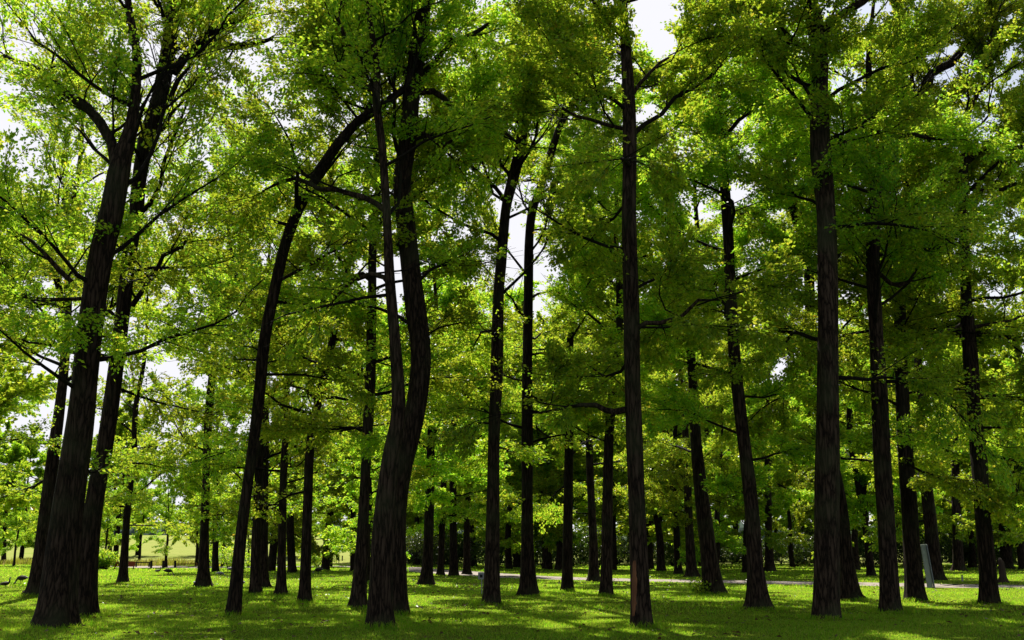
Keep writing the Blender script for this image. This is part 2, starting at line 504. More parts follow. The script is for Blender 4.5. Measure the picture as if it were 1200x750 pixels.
def make_tree(seed, label, base, pts, limbs=(), H=20.0, group=None, name='oak_tree', flare=0.55, **kw):
    """base: pixel of the trunk's foot; pts: (x, y, width) up the trunk in photo pixels, turned into metres at the tree's own depth"""
    rng = np.random.default_rng(seed)
    b = on_ground(*base)
    Y = b[1]
    b[2] = 0
    H = min(H, 18.5) if Y < 34 else H + 0.5
    top = empty(name, b, label, 'tree', group)
    mpp = lambda p: np.dot(p - np.array([0, 0, CAM_H]), np.array([0, CP, SP])) / F

    def world(seq, y0, bend):
        P, R = [], []
        for i, (x, y, w) in enumerate(seq):
            p = at_depth(x, y, y0)
            z = p[2]
            yy = y0 + bend * (0.5 * math.sin(z * 0.45 + seed) * min(1, z / 5.0)) + (bend * 0.35 * i if bend > 1 else 0)
            p = at_depth(x, y, yy)
            P.append(p - b); R.append(0.5 * w * mpp(p))
        return np.array(P), np.array(R)

    P, R = world(pts, Y, 0.5)
    foot = np.array([[0, 0, -0.25]]);
    P = np.vstack([foot, [[0, 0, 0.0]], P]); R = np.concatenate([[R[0] * 1.08], [R[0] * 1.05], R])
    # carry the trunk on up to its full height
    z0 = P[-1][2]
    if z0 < H - 0.5:
        d = nrm(P[-1] - P[-2]); d = nrm(d * 0.5 + UP * 0.8)
        m = max(2, int((H - z0) / 1.6)); r1 = R[-1]
        for k in range(m):
            d = nrm(d + rng.normal(0, 0.10, 3) + UP * 0.08)
            P = np.vstack([P, P[-1] + d * (H - z0) / m])
            R = np.append(R, r1 + (0.03 - r1) * ((k + 1) / m) ** 0.85)
    near = Y < 48
    tP, tR = resample(P, R, 0.3 if near else 0.6)
    lo = tP[:, 2] < 1.3
    k0 = int(lo.sum())
    if k0 >= 2:
        zz = np.concatenate([np.arange(-0.25, min(1.2, tP[k0 - 1, 2]), 0.07), tP[k0 - 1:k0, 2]])
        lowP = np.stack([np.interp(zz, tP[:k0, 2], tP[:k0, q]) for q in (0, 1)] + [zz], 1); lowR = np.interp(zz, tP[:k0, 2], tR[:k0])
        tP = np.vstack([lowP, tP[k0:]]); tR = np.concatenate([lowR, tR[k0:]])
    mb = MB()
    tube(mb, tP, tR, 28 if near else 14, 0, True, bark_rough(rng, R[0], flare, 0.28 + R[0] * 0.5))
    mb.build('trunk', [BARK], top)
    if Y < 50: FEET.append((b[0], b[1], R[0]))
    axes = [(tP, tR, 0)]
    for seq in limbs:
        lP, lR = world(seq, Y, 0.6)
        if len(seq) > 2: lP[1:, 1] += np.cumsum(np.full(len(seq) - 1, rng.uniform(-0.25, 0.25)))
        lP2, lR2 = resample(lP, lR, 0.3)
        wob = rng.normal(0, 0.03, lP2.shape); wob[0] = 0
        lm = MB(); tube(lm, lP2 + wob, lR2, 10, 0, True, bark_rough(rng, 0.1, 0.0)); lm.build('branch', [BARK], top)
        axes.append((lP2, lR2, 1))
    kw['hmin'] = kw.get('hmin', 4.0) * (0.9 if Y < 50 else 0.75) + 0.1
    kw['Lmax'] = kw.get('Lmax', 5.0) * 0.95
    if Y > 50: kw.setdefault('front', 0.2)
    lod = kw.pop('lod', None) or (1.0 if Y < 34 else 0.8 if Y < 50 else 0.55 if Y < 75 else 0.4)
    leaf = kw.pop('leaf', None) or (0.102 if Y < 34 else 0.115 if Y < 50 else 0.16 if Y < 75 else 0.21)
    kw.setdefault('dens', 0.62 if Y < 30 else 0.8 if Y < 50 else 1.3)
    kw['dens'] *= (0.65 + 0.6 * random.Random(seed * 7 + 3).random()) * 1.85 * (0.52 if base[0] < 400 else 0.92 if base[0] < 700 else 1.18)
    cm = MB()
    grow(rng, cm, axes, H, lod=lod, leaf=leaf, origin=b, **kw)
    cm.build('crown', [TWIG, LEAF], top)
    return top


# Trunks that read as long dark lines right up into the canopy.
stand_clear([(130, 255, 26), (139, 205, 25), (146, 165, 18)], 734, 0.5)
stand_clear([(138, 200, 14), (128, 165, 12), (105, 128, 12), (80, 107, 11), (45, 78, 9)], 734, 0.75)
stand_clear([(172, 150, 18), (185, 122, 19), (194, 80, 18), (200, 40, 16), (204, 0, 15)], 722, 1.0)
stand_clear([(203, 85, 12), (214, 66, 11), (228, 47, 12), (246, 40, 12), (268, 43, 9), (300, 30, 5)], 722, 0.75)
stand_clear([(296, 525, 12), (303, 470, 13), (310, 400, 13), (322, 340, 13), (335, 285, 13), (350, 245, 13), (370, 208, 13), (386, 183, 12), (401, 162, 11), (420, 142, 11), (442, 127, 10), (468, 108, 8)], 721, 1.0)
stand_clear([(463, 400, 13), (457, 330, 12), (453, 250, 10), (448, 175, 9), (441, 120, 9), (442, 85, 8), (436, 40, 7)], 735, 0.7)
stand_clear([(450, 246, 7), (425, 228, 7), (392, 216, 6), (372, 211, 6), (338, 197, 5)], 735, 0.7)
stand_clear([(489, 470, 23), (493, 430, 24), (492, 400, 24), (487, 365, 25), (481, 317, 23), (474, 250, 21), (471, 215, 20), (478, 165, 20), (483, 105, 20), (491, 50, 18), (497, 0, 17)], 721, 1.0)
stand_clear([(579, 510, 14), (582, 440, 14), (584, 350, 13), (587, 310, 13), (592, 250, 11), (597, 225, 12), (606, 190, 13), (612, 157, 12)], 708, 0.8)
stand_clear([(618, 500, 13), (618, 430, 12), (619, 350, 11), (620, 280, 10), (630, 228, 9), (648, 172, 9), (660, 140, 7)], 698, 0.8)
stand_clear([(743, 500, 19), (741, 440, 18), (740, 370, 18), (738, 300, 18), (737, 240, 17), (738, 170, 16), (736, 100, 14), (732, 40, 11)], 735, 0.92)
stand_clear([(875, 545, 15), (868, 490, 14), (861, 420, 14), (857, 350, 13), (854, 285, 12)], 714, 0.5)
stand_clear([(970, 500, 26), (970, 430, 25), (970, 350, 23), (968, 250, 21), (962, 180, 24), (961, 110, 20), (961, 65, 19), (957, 35, 20), (950, 5, 18)], 724, 0.92)
stand_clear([(964, 40, 12), (972, 28, 11), (987, 19, 10), (1003, 13, 9), (1018, 0, 8)], 724, 0.7)
stand_clear([(1034, 540, 19), (1031, 470, 19), (1027, 390, 16), (1023, 310, 16)], 717, 0.5)
stand_clear([(1083, 90, 9), (1113, 76, 10), (1124, 62, 9), (1134, 48, 9), (1152, 30, 8), (1170, 8, 7)], 705, 1.0)
stand_clear([(1147, 530, 19), (1141, 480, 15), (1137, 420, 17), (1132, 350, 13), (1130, 290, 12)], 708, 0.5)

# The trunks of the photograph, near to far.
make_tree(1, 'stout dark trunk with flared foot at far left, thick limb forking up-left', (66, 734),
    [(66, 733, 46), (72, 660, 38), (81, 580, 34), (94, 490, 30), (107, 375, 29), (119, 300, 27), (131, 250, 26), (139, 205, 25), (143, 185, 22), (151, 160, 17), (158, 120, 12), (160, 60, 10), (150, 0, 8)],
    [[(138, 200, 14), (128, 165, 12), (105, 128, 12), (80, 107, 11), (45, 78, 9), (18, 62, 6), (-15, 45, 4)],
     [(95, 350, 5), (70, 352, 4), (48, 355, 3), (20, 340, 2)],
     [(84, 330, 6), (72, 320, 6), (60, 300, 5), (45, 285, 4), (30, 280, 2)]], H=21, hmin=5.0, Lmax=5.5, flare=0.36)
make_tree(2, 'trunk close behind the flared left trunk, pale top swinging right into two limbs', (97, 722),
    [(97, 721, 30), (103, 650, 24), (112, 580, 20), (127, 500, 18), (143, 375, 17), (151, 300, 16), (159, 250, 16), (163, 210, 16), (172, 160, 18), (185, 122, 19), (194, 80, 18), (200, 40, 16), (204, 0, 15), (208, -60, 12)],
    [[(155, 358, 7), (173, 338, 6), (190, 318, 5), (200, 308, 5), (222, 298, 4), (240, 285, 2)],
     [(203, 85, 12), (214, 66, 11), (228, 47, 12), (246, 40, 12), (268, 43, 9), (290, 37, 7), (310, 24, 4)],
     [(236, 44, 9), (255, 32, 8), (272, 25, 6), (290, 24, 3)],
     [(198, 118, 6), (212, 98, 5), (230, 84, 3)]], H=21, hmin=5.5, Lmax=5.5, flare=0.35)
make_tree(3, 'leaning trunk at far left peeping out on the left of the flared trunk', (40, 699),
    [(42, 697, 24), (48, 650, 17), (55, 590, 15), (63, 530, 14), (70, 480, 12), (76, 420, 11), (80, 330, 9), (82, 270, 8)],
    [[(76, 380, 6), (66, 330, 5), (52, 310, 5), (40, 315, 3)], [(72, 345, 5), (68, 320, 5), (52, 300, 4)]], H=19, hmin=2.6, Lmax=6.0, flare=0.2)
make_tree(4, 'thin crooked trunk standing just left of the orange barrier board', (144, 682),
    [(144, 681, 11), (147, 630, 8), (150, 590, 8), (154, 560, 7), (158, 535, 7), (157, 510, 6), (160, 470, 6), (168, 430, 5), (172, 390, 4)],
    [], H=16, hmin=2.4, Lmax=4.6)
make_tree(5, 'straight trunk on the left right of three bollards, forking into crooked boughs', (238, 687),
    [(238, 685, 15), (240, 620, 10), (242, 550, 9), (244, 490, 10), (250, 430, 9), (254, 385, 8), (262, 350, 7), (268, 310, 6)],
    [[(246, 440, 6), (242, 415, 5), (238, 400, 5), (230, 390, 4), (226, 370, 2)], [(258, 370, 6), (272, 355, 6), (285, 350, 5), (268, 335, 5), (270, 325, 3)]], H=17, hmin=3.0, Lmax=5.0)
make_tree(7, 'long slender trunk leaning right in one sweep, crossing towards the thick bent trunk', (273, 721),
    [(274, 719, 16), (280, 650, 14), (287, 590, 13), (296, 525, 12), (303, 470, 13), (310, 400, 13), (322, 340, 13), (335, 285, 13), (350, 245, 13), (370, 208, 13), (386, 183, 12), (401, 162, 11), (420, 142, 11), (442, 127, 10), (468, 108, 8), (490, 90, 6), (520, 60, 5)],
    [[(326, 330, 4), (340, 322, 4), (360, 312, 4), (385, 300, 3), (410, 285, 2)], [(428, 136, 7), (440, 110, 7), (436, 95, 6), (446, 82, 5), (440, 70, 5), (425, 66, 4), (408, 60, 4), (404, 35, 3)]], H=17, hmin=5.5, Lmax=4.5, flare=0.3)
make_tree(8, 'left of a merged pair of dark trunks right of the long leaning trunk', (299, 697),
    [(299, 696, 12), (300, 640, 11), (302, 580, 10), (305, 520, 9), (306, 450, 7)], [], H=17, hmin=3.2, Lmax=4.5)
make_tree(9, 'right of the merged pair, slightly farther, foot overlapping its neighbour', (309, 688),
    [(309, 687, 11), (309, 640, 10), (310, 580, 9), (312, 500, 8)], [], H=17, hmin=3.0, Lmax=4.5)
make_tree(11, 'short-looking trunk whose upper part hides behind a low bright leafy spray', (329, 698),
    [(329, 697, 12), (330, 660, 10), (331, 600, 9), (333, 540, 8)], [], H=16, hmin=2.6, Lmax=4.5)
make_tree(13, 'even dark trunk leaning right higher up, next to the low bright leafy spray', (357, 706),
    [(357, 705, 13), (359, 640, 12), (361, 580, 11), (364, 520, 10), (374, 465, 9), (384, 425, 9), (394, 380, 8), (402, 345, 7)],
    [[(372, 470, 4), (355, 455, 3), (335, 450, 2)]], H=18, hmin=3.6, Lmax=4.8)
make_tree(14, 'trunk with pale mossy foot just left of the thick bent trunk', (420, 713),
    [(420, 711, 17), (424, 650, 15), (427, 580, 12), (431, 500, 12), (434, 440, 12), (436, 340, 10), (437, 280, 9)],
    [[(437, 330, 6), (425, 322, 6), (405, 330, 5), (390, 335, 4), (365, 345, 2)]], H=19, hmin=4.2, Lmax=4.8)
make_tree(15, 'stout central trunk nearest the camera, narrowing upward left of the bent trunk', (446, 735),
    [(445, 733, 31), (447, 680, 28), (449, 627, 26), (453, 581, 23), (459, 530, 19), (467, 480, 16), (463, 400, 13), (457, 330, 12), (453, 250, 10), (448, 175, 9), (441, 120, 9), (442, 85, 8), (436, 40, 7)],
    [[(450, 246, 7), (425, 228, 7), (392, 216, 6), (372, 211, 6), (338, 197, 5), (314, 198, 4), (298, 206, 2)],
     [(458, 335, 6), (436, 318, 6), (409, 327, 5), (392, 340, 4), (374, 352, 2)],
     [(441, 105, 7), (425, 98, 6), (408, 90, 5), (392, 86, 3)], [(442, 80, 7), (440, 70, 6), (425, 66, 5), (408, 60, 4), (404, 35, 3), (406, 10, 2)]], H=16, hmin=6.5, Lmax=4.2, flare=0.18, front=0.9, dens=0.42)
make_tree(16, 'thick gently bent trunk behind the stout central trunk, rising to the top edge', (464, 721),
    [(464, 719, 28), (464, 660, 25), (465, 600, 23), (471, 550, 23), (481, 510, 23), (489, 470, 23), (493, 430, 24), (492, 400, 24), (487, 365, 25), (481, 317, 23), (474, 250, 21), (471, 215, 20), (478, 165, 20), (483, 105, 20), (491, 50, 18), (497, 0, 17), (505, -60, 14)],
    [[(478, 86, 10), (470, 78, 10), (460, 63, 9), (445, 57, 7), (425, 48, 4)],
     [(490, 108, 9), (508, 108, 8), (522, 114, 7), (533, 130, 6), (550, 143, 6), (580, 147, 5), (607, 163, 3)],
     [(470, 66, 7), (485, 50, 6), (500, 41, 6), (520, 40, 6), (540, 37, 6), (560, 23, 5), (590, 6, 4)],
     [(488, 150, 5), (505, 160, 4), (520, 175, 4), (540, 165, 3)]], H=20, hmin=6.5, Lmax=4.8, flare=0.25, front=0.9, dens=0.55)
make_tree(17, 'stocky far trunk right of the thick bent trunk, leaves covering it low down', (500, 685),
    [(500, 683, 14), (502, 640, 12), (503, 580, 11), (505, 520, 9), (506, 440, 8)], [], H=17, hmin=3.4, Lmax=4.8)
make_tree(18, 'thin far trunk by the path, first of three in a row', (516, 674),
    [(516, 673, 8), (518, 620, 7), (520, 560, 7), (521, 500, 6)], [], H=16, hmin=4.0, Lmax=4.2)
make_tree(19, 'middle one of three far trunks in a row beside the path', (532, 675),
    [(532, 674, 10), (531, 620, 9), (531, 560, 8), (532, 480, 7)], [], H=17, hmin=4.2, Lmax=4.2)
make_tree(20, 'last of three far trunks in a row, paler twin stem close behind', (547, 673),
    [(547, 672, 8), (547, 620, 7), (548, 560, 6), (549, 480, 5)], [], H=16, hmin=4.0, Lmax=4.2)
make_tree(21, 'dark straight trunk with the small white sign at its left side', (576, 708),
    [(576, 706, 19), (577, 650, 17), (578, 590, 15), (579, 510, 14), (582, 440, 14), (584, 350, 13), (587, 310, 13), (592, 250, 11), (597, 225, 12), (606, 190, 13), (612, 157, 12), (613, 140, 11), (618, 100, 9), (628, 60, 8)],
    [[(600, 212, 5), (587, 195, 4), (578, 167, 3)], [(590, 232, 5), (574, 213, 5), (563, 206, 5), (547, 190, 4), (533, 167, 3)],
     [(611, 145, 7), (598, 138, 5), (580, 150, 4)], [(614, 142, 5), (625, 120, 4), (635, 95, 3)]], H=19, hmin=4.6, Lmax=4.8, flare=0.3)
make_tree(22, 'straight trunk with spreading root toes, right of the one with the sign', (619, 698),
    [(619, 696, 20), (618, 640, 15), (618, 580, 13), (618, 500, 13), (618, 430, 12), (619, 350, 11), (620, 280, 10), (624, 245, 10), (630, 228, 9), (638, 205, 9), (648, 172, 9), (660, 140, 7), (682, 108, 6), (700, 80, 5)],
    [[(665, 132, 4), (690, 118, 4), (705, 112, 3), (720, 118, 2)], [(672, 122, 4), (695, 135, 4), (715, 148, 3)]], H=19, hmin=4.6, Lmax=4.8, flare=0.55)
make_tree(23, 'medium straight trunk left of the one with a bare whitish left edge', (665, 693),
    [(665, 692, 13), (665, 640, 12), (666, 580, 11), (667, 500, 10), (667, 440, 9), (669, 380, 8), (671, 310, 6), (672, 250, 5)],
    [[(672, 364, 5), (684, 356, 5), (693, 350, 5), (705, 338, 4), (714, 328, 3)]], H=18, hmin=4.4, Lmax=4.6, flare=0.4)
make_tree(24, 'far trunk behind the path between the medium trunk and the whitish-edged one', (696, 681),
    [(696, 680, 12), (695, 630, 10), (692, 570, 9), (690, 500, 8), (688, 430, 6)], [], H=18, hmin=4.0, Lmax=4.6)
make_tree(25, 'trunk with bare whitish left edge, leaning right up behind the tall central one', (710, 699),
    [(710, 698, 15), (711, 640, 13), (712, 580, 12), (714, 510, 11), (719, 450, 10), (725, 390, 9), (726, 340, 8), (722, 280, 6)],
    [], H=18, hmin=4.4, Lmax=4.6, flare=0.25)
SCARRED = make_tree(26, 'tall straight near trunk right of centre with orange-brown scar near its foot', (752, 735),
    [(752, 733, 25), (750, 680, 22), (747, 600, 20), (743, 500, 19), (741, 440, 18), (740, 370, 18), (738, 300, 18), (737, 240, 17), (738, 170, 16), (736, 100, 14), (732, 40, 11), (730, 0, 10), (728, -50, 9)],
    [[(747, 384, 7), (760, 379, 6), (775, 377, 6), (798, 371, 5), (820, 355, 4), (845, 350, 2)],
     [(733, 480, 8), (722, 481, 8), (710, 478, 7), (695, 474, 6), (680, 472, 5), (660, 480, 3), (630, 482, 2)],
     [(735, 152, 5), (715, 145, 5), (690, 135, 4), (660, 122, 3)], [(742, 110, 5), (760, 85, 4), (785, 60, 3)]], H=21, hmin=5.0, Lmax=5.0, flare=0.12, front=0.6)
make_tree(27, 'far lit trunk behind the path right of the tall near trunk', (795, 673),
    [(795, 672, 9), (793, 630, 8), (791, 580, 7), (790, 520, 6)], [], H=17, hmin=4.0, Lmax=4.6)
make_tree(29, 'trunk at the path edge with sunlit left side and litter at its foot', (811, 676),
    [(811, 675, 12), (808, 630, 10), (806, 580, 9), (804, 520, 8)], [], H=17, hmin=4.0, Lmax=4.6)
make_tree(30, 'trunk leaning left with a leafy sprout at its foot beside the path', (836, 696),
    [(836, 694, 24), (831, 650, 19), (826, 610, 17), (820, 560, 15), (815, 510, 13), (812, 450, 11), (808, 380, 9)], [], H=19, hmin=4.2, Lmax=5.2, flare=0.35)
make_tree(31, 'curving trunk leaning left, foot in bright grass left of the big right trunk', (889, 714),
    [(889, 712, 25), (885, 660, 19), (881, 600, 17), (875, 545, 15), (868, 490, 14), (861, 420, 14), (857, 350, 13), (854, 285, 12), (851, 240, 12), (846, 180, 10), (842, 120, 8)],
    [[(846, 165, 6), (855, 155, 5), (864, 145, 5), (880, 135, 3)]], H=19, hmin=4.2, Lmax=5.0, flare=0.4)
make_tree(33, 'far straight trunk in the shade behind the path left of the big right trunk', (902, 670),
    [(902, 669, 11), (901, 630, 9), (900, 580, 8), (899, 520, 7)], [], H=18, hmin=4.0, Lmax=4.8)
make_tree(34, 'biggest straight trunk on the right, greenish bark, forking at the top edge', (969, 724),
    [(969, 722, 33), (969, 660, 29), (969, 600, 28), (970, 500, 26), (970, 430, 25), (970, 350, 23), (968, 250, 21), (962, 180, 24), (961, 110, 20), (961, 65, 19), (957, 35, 20), (950, 5, 18), (944, -40, 15)],
    [[(964, 40, 12), (972, 28, 11), (987, 19, 10), (1003, 13, 9), (1018, 0, 8), (1035, -20, 6)],
     [(955, 62, 8), (943, 56, 7), (930, 50, 7), (920, 43, 5), (910, 35, 3)],
     [(966, 177, 6), (978, 175, 6), (990, 171, 4)], [(952, 120, 4), (938, 95, 3), (925, 75, 2)]], H=22, hmin=5.8, Lmax=5.4, flare=0.14, front=0.7)
make_tree(35, 'trunk crossing behind the big right trunk, top leaning left above it', (998, 704),
    [(997, 702, 22), (991, 650, 16), (985, 590, 14), (975, 540, 13), (962, 490, 12), (955, 450, 12), (950, 380, 11), (948, 320, 12), (944, 288, 11), (935, 265, 10), (924, 222, 10), (913, 190, 9), (902, 165, 9), (895, 140, 7), (893, 110, 5)],
    [[(943, 278, 7), (952, 262, 6), (957, 240, 5)], [(900, 160, 5), (890, 150, 5), (880, 152, 3)], [(906, 175, 5), (918, 160, 4), (925, 140, 3)]], H=17, hmin=4.4, Lmax=4.8, flare=0.4)
make_tree(37, 'thin trunk leaning left deep behind the big right trunk, across the path', (1021, 675),
    [(1021, 674, 9), (1016, 630, 8), (1009, 585, 8), (1001, 545, 7), (995, 500, 6)], [[(1015, 620, 5), (1015, 590, 5), (1012, 560, 4)]], H=17, hmin=3.6, Lmax=4.6)
make_tree(38, 'left of the two close trunks near the green board, slightly nearer', (1043, 717),
    [(1043, 715, 25), (1041, 660, 21), (1038, 600, 20), (1034, 540, 19), (1031, 470, 19), (1027, 390, 16), (1023, 310, 16), (1025, 250, 15), (1028, 200, 14), (1028, 170, 12), (1020, 120, 9), (1018, 70, 7)],
    [[(1028, 190, 7), (1034, 172, 6), (1040, 150, 5), (1050, 120, 4)], [(1034, 165, 6), (1055, 160, 6), (1080, 165, 4), (1100, 170, 2)], [(1030, 320, 5), (1042, 331, 5), (1053, 334, 5), (1066, 328, 4), (1078, 315, 2)]], H=19, hmin=4.8, Lmax=5.0, flare=0.22, front=0.6)
make_tree(39, 'right of the two close trunks, the pale green board standing at its foot', (1073, 705),
    [(1073, 703, 25), (1069, 650, 20), (1065, 590, 18), (1060, 520, 17), (1057, 450, 15), (1055, 390, 14), (1056, 330, 12), (1060, 270, 11), (1064, 225, 10), (1066, 190, 9), (1070, 150, 8)],
    [[(1059, 285, 7), (1070, 262, 7), (1079, 235, 7), (1083, 210, 6), (1080, 160, 6), (1083, 95, 8)],
     [(1082, 100, 9), (1094, 84, 9), (1113, 76, 10), (1124, 62, 9), (1134, 48, 9), (1152, 30, 8), (1170, 8, 7), (1195, -10, 5)],
     [(1058, 410, 5), (1075, 396, 4), (1095, 388, 3)]], H=19, hmin=4.2, Lmax=5.0, flare=0.3)
make_tree(40, 'leaning trunk standing behind the pale green board by the path', (1097, 680),
    [(1097, 679, 17), (1092, 630, 15), (1086, 570, 14), (1081, 520, 12), (1077, 450, 10), (1074, 380, 8)], [], H=19, hmin=3.8, Lmax=5.0)
make_tree(41, 'dark broad trunk beyond the path between green board and right-hand trunk', (1124, 669),
    [(1124, 668, 12), (1122, 630, 11), (1120, 580, 10), (1119, 520, 8)], [], H=18, hmin=4.0, Lmax=5.0)
make_tree(42, 'rightmost near trunk, straight, with bent boughs reaching to the right edge', (1159, 708),
    [(1159, 706, 20), (1157, 660, 19), (1152, 600, 18), (1147, 530, 19), (1141, 480, 15), (1137, 420, 17), (1132, 350, 13), (1130, 290, 12), (1129, 240, 12), (1129, 200, 10), (1130, 180, 9), (1133, 140, 7), (1140, 120, 6), (1152, 95, 4)],
    [[(1128, 190, 9), (1140, 183, 9), (1150, 176, 8), (1162, 170, 8), (1172, 160, 7), (1182, 157, 7), (1205, 142, 5)],
     [(1129, 221, 6), (1150, 221, 5), (1172, 219, 5), (1205, 208, 4)], [(1140, 393, 6), (1155, 391, 6), (1175, 396, 5), (1205, 404, 4)],
     [(1132, 376, 5), (1120, 384, 5), (1105, 390, 4), (1085, 397, 3)], [(1140, 384, 5), (1165, 378, 4), (1200, 370, 3)], [(1146, 466, 6), (1165, 464, 6), (1185, 467, 5), (1210, 468, 3)]], H=19, hmin=4.2, Lmax=5.2, flare=0.3, front=0.6)
make_tree(44, 'dark trunk across the path just right of the rightmost near trunk', (1180, 667),
    [(1180, 666, 14), (1177, 620, 12), (1173, 570, 11), (1170, 510, 9)], [], H=18, hmin=3.4, Lmax=5.0)

# the bare orange-brown scar low on the left side of the tall near trunk, laid on its bark
from mathutils.bvhtree import BVHTree
from mathutils import Vector
def bark_scar(tree):
    me = [c for c in tree.children if c.name.startswith('trunk')][0].data
    bvh = BVHTree.FromPolygons([v.co for v in me.vertices], [p.vertices for p in me.polygons])
    rng = np.random.default_rng(4)
    nz, na = 22, 9
    V = []
    for k in range(nz):
        t = k / (nz - 1); z = 0.22 + 1.2 * t
        wid = 0.42 * math.sqrt(max(0.02, math.sin(math.pi * (0.04 + 0.92 * t)))) * rng.uniform(0.75, 1.15)
        for a in range(na):
            ang = math.pi + 0.55 + (a / (na - 1) - 0.5) * 2 * wid + rng.normal(0, 0.02)
            d = Vector((math.cos(ang), math.sin(ang), 0))
            hit = bvh.ray_cast(Vector((0, 0, z)) + d * 1.2, -d)[0]
            p = (hit if hit else d * 0.2 + Vector((0, 0, z))) + d * (0.012 if 0 < a < na - 1 and 0 < k < nz - 1 else -0.004)
            V.append(p)
    i = np.arange(nz - 1)[:, None] * na; j = np.arange(na - 1)[None]
    mb = MB(); mb.add(np.array([list(v) for v in V]), np.stack([i + j, i + j + 1, i + na + j + 1, i + na + j], -1).reshape(-1, 4))
    tag(mb.build('bark_scar', [plain('bare_wood', (0.36, 0.16, 0.07), 0.8, 0.5, 16.0, 0.2, (1, 1, 0.2))], tree), 'orange-brown bare scar low on the trunk')


bark_scar(SCARRED)

# ---- trees whose trunks the frame or other trees cut off, and the wood behind: a few kinds, copied
def proto(seed, H, r, Lmax, hmin, lod, leaf, dens=1.0, spacing=0.8):
    rng = np.random.default_rng(seed)
    P = [np.array([0, 0, -0.3])]; d = UP.copy()
    n = int(H / 1.5)
    for k in range(n):
        d = nrm(d + rng.normal(0, 0.05, 3) + UP * 0.1)
        P.append(P[-1] + d * (H + 0.3) / n)
    P = np.array(P); R = r * (1 - 0.92 * np.linspace(0, 1, n + 1) ** 1.2)
    tP, tR = resample(P, R, 0.6)
    mb = MB(); tube(mb, tP, tR, 12, 0, True, bark_rough(rng, r, 0.4, 0.4))
    cm = MB(); grow(rng, cm, [(tP, tR, 0)], H, hmin=hmin, Lmax=Lmax, spacing=spacing, lod=lod, leaf=leaf, dens=dens, front=0)
    return mb.mesh('trunk', [BARK]), cm.mesh('crown', [TWIG, LEAF])


PROTO = [proto(101, 18, 0.32, 5.0, 2.4, 0.5, 0.21, 1.3), proto(102, 20, 0.36, 5.4, 2.8, 0.5, 0.22, 1.3),
         proto(103, 16, 0.26, 4.6, 2.0, 0.5, 0.21, 1.3), proto(104, 19, 0.34, 5.6, 2.2, 0.5, 0.23, 1.3)]
FARP = [proto(111, 17, 0.32, 5.0, 1.6, 0.4, 0.30, 2.4), proto(112, 19, 0.36, 5.6, 2.0, 0.4, 0.32, 2.4)]


def plant_tree(pr, x, y, s, rz, label, group=None, name='oak_tree'):
    t = empty(name, (x, y, float(terrain(x, y))), label, 'tree', group, rz)
    t.scale = (s, s, s)
    for nm, me in (('trunk', pr[0]), ('crown', pr[1])):
        o = bpy.data.objects.new(nm, me); COL.objects.link(o); o.parent = t
    return t


rnd = random.Random(5)
# far trunks that can be told apart in the photo
for i, (px, py, s, k, lab) in enumerate([
        (253, 670, 0.9, 2, 'far trunk close to the right of the three bollards, beyond the straight trunk'),
        (317, 669, 0.9, 1, 'distant trunk half hidden at the right of the merged dark pair'),
        (343, 671, 0.95, 0, 'distant trunk between the short-looking trunk and the even dark one'),
        (381, 668, 0.95, 3, 'distant short trunk standing before the pale path at left of centre'),
        (414, 669, 0.8, 2, 'thin distant trunk left of the trunk with pale mossy foot'),
        (431, 681, 0.75, 0, 'narrow trunk in the gap beside the thick bent trunk'),
        (488, 662, 0.9, 1, 'tiny brownish trunk far off just right of the thick bent trunk'),
        (555, 664, 0.9, 3, 'pale twin stem right behind the last of the three path trunks'),
        (597, 667, 0.9, 0, 'far pale-edged trunk across the path between two straight trunks'),
        (640, 667, 0.9, 2, 'thin trunk far across the path right of the root-toed trunk'),
        (655, 668, 0.9, 1, 'dark trunk far across the path touching the medium straight trunk'),
        (719, 668, 0.8, 2, 'thin dark stem far behind, right of the whitish-edged trunk'),
        (775, 669, 0.9, 3, 'dark stem far behind, first one right of the tall near trunk'),
        (838, 674, 0.7, 0, 'stem across the path hidden behind the trunk with the leafy sprout'),
        (875, 671, 0.8, 1, 'thin stem across the path left of the curving trunk'),
        (929, 665, 0.85, 2, 'small sunlit trunk deep in the wood left of the big right trunk'),
        (1003, 668, 0.85, 3, 'small dark trunk deep in the wood right of the big right trunk')]):
    g = on_ground(px, py)
    plant_tree(PROTO[k], g[0], g[1], s, rnd.uniform(0, 6.28), lab)
# trees standing just outside the frame whose boughs hang into it
for (x, y, s, k, lab) in [(-21.5, 44, 1.05, 1, 'tree beyond the left edge whose low bright boughs hang over the lawn'),
                          (-29.5, 62, 1.05, 3, 'farther tree past the left edge with yellow-green leaves low down'),
                          (20.5, 40, 1.0, 1, 'tree beyond the right edge with dark boughs reaching in'),
                          (27.5, 57, 1.0, 0, 'farther tree past the right edge, shaded leaves')]:
    plant_tree(PROTO[k], x, y, s, rnd.uniform(0, 6.28), lab)

# the shaded wood beyond the path, right of centre
spots = []
tries = 0
while len(spots) < 62 and tries < 6000:
    tries += 1
    y = rnd.uniform(92, 165)
    x = rnd.uniform(-0.10 * y, 0.62 * y)
    if all((x - a) ** 2 + (y - b) ** 2 > 5.2 ** 2 for a, b in spots): spots.append((x, y))
for x, y in spots:
    plant_tree(FARP[rnd.randrange(2)], x, y, rnd.uniform(0.85, 1.15), rnd.uniform(0, 6.28),
               'slim dark trunk deep in the shaded wood beyond the path', 'trees of the shaded wood behind the path')
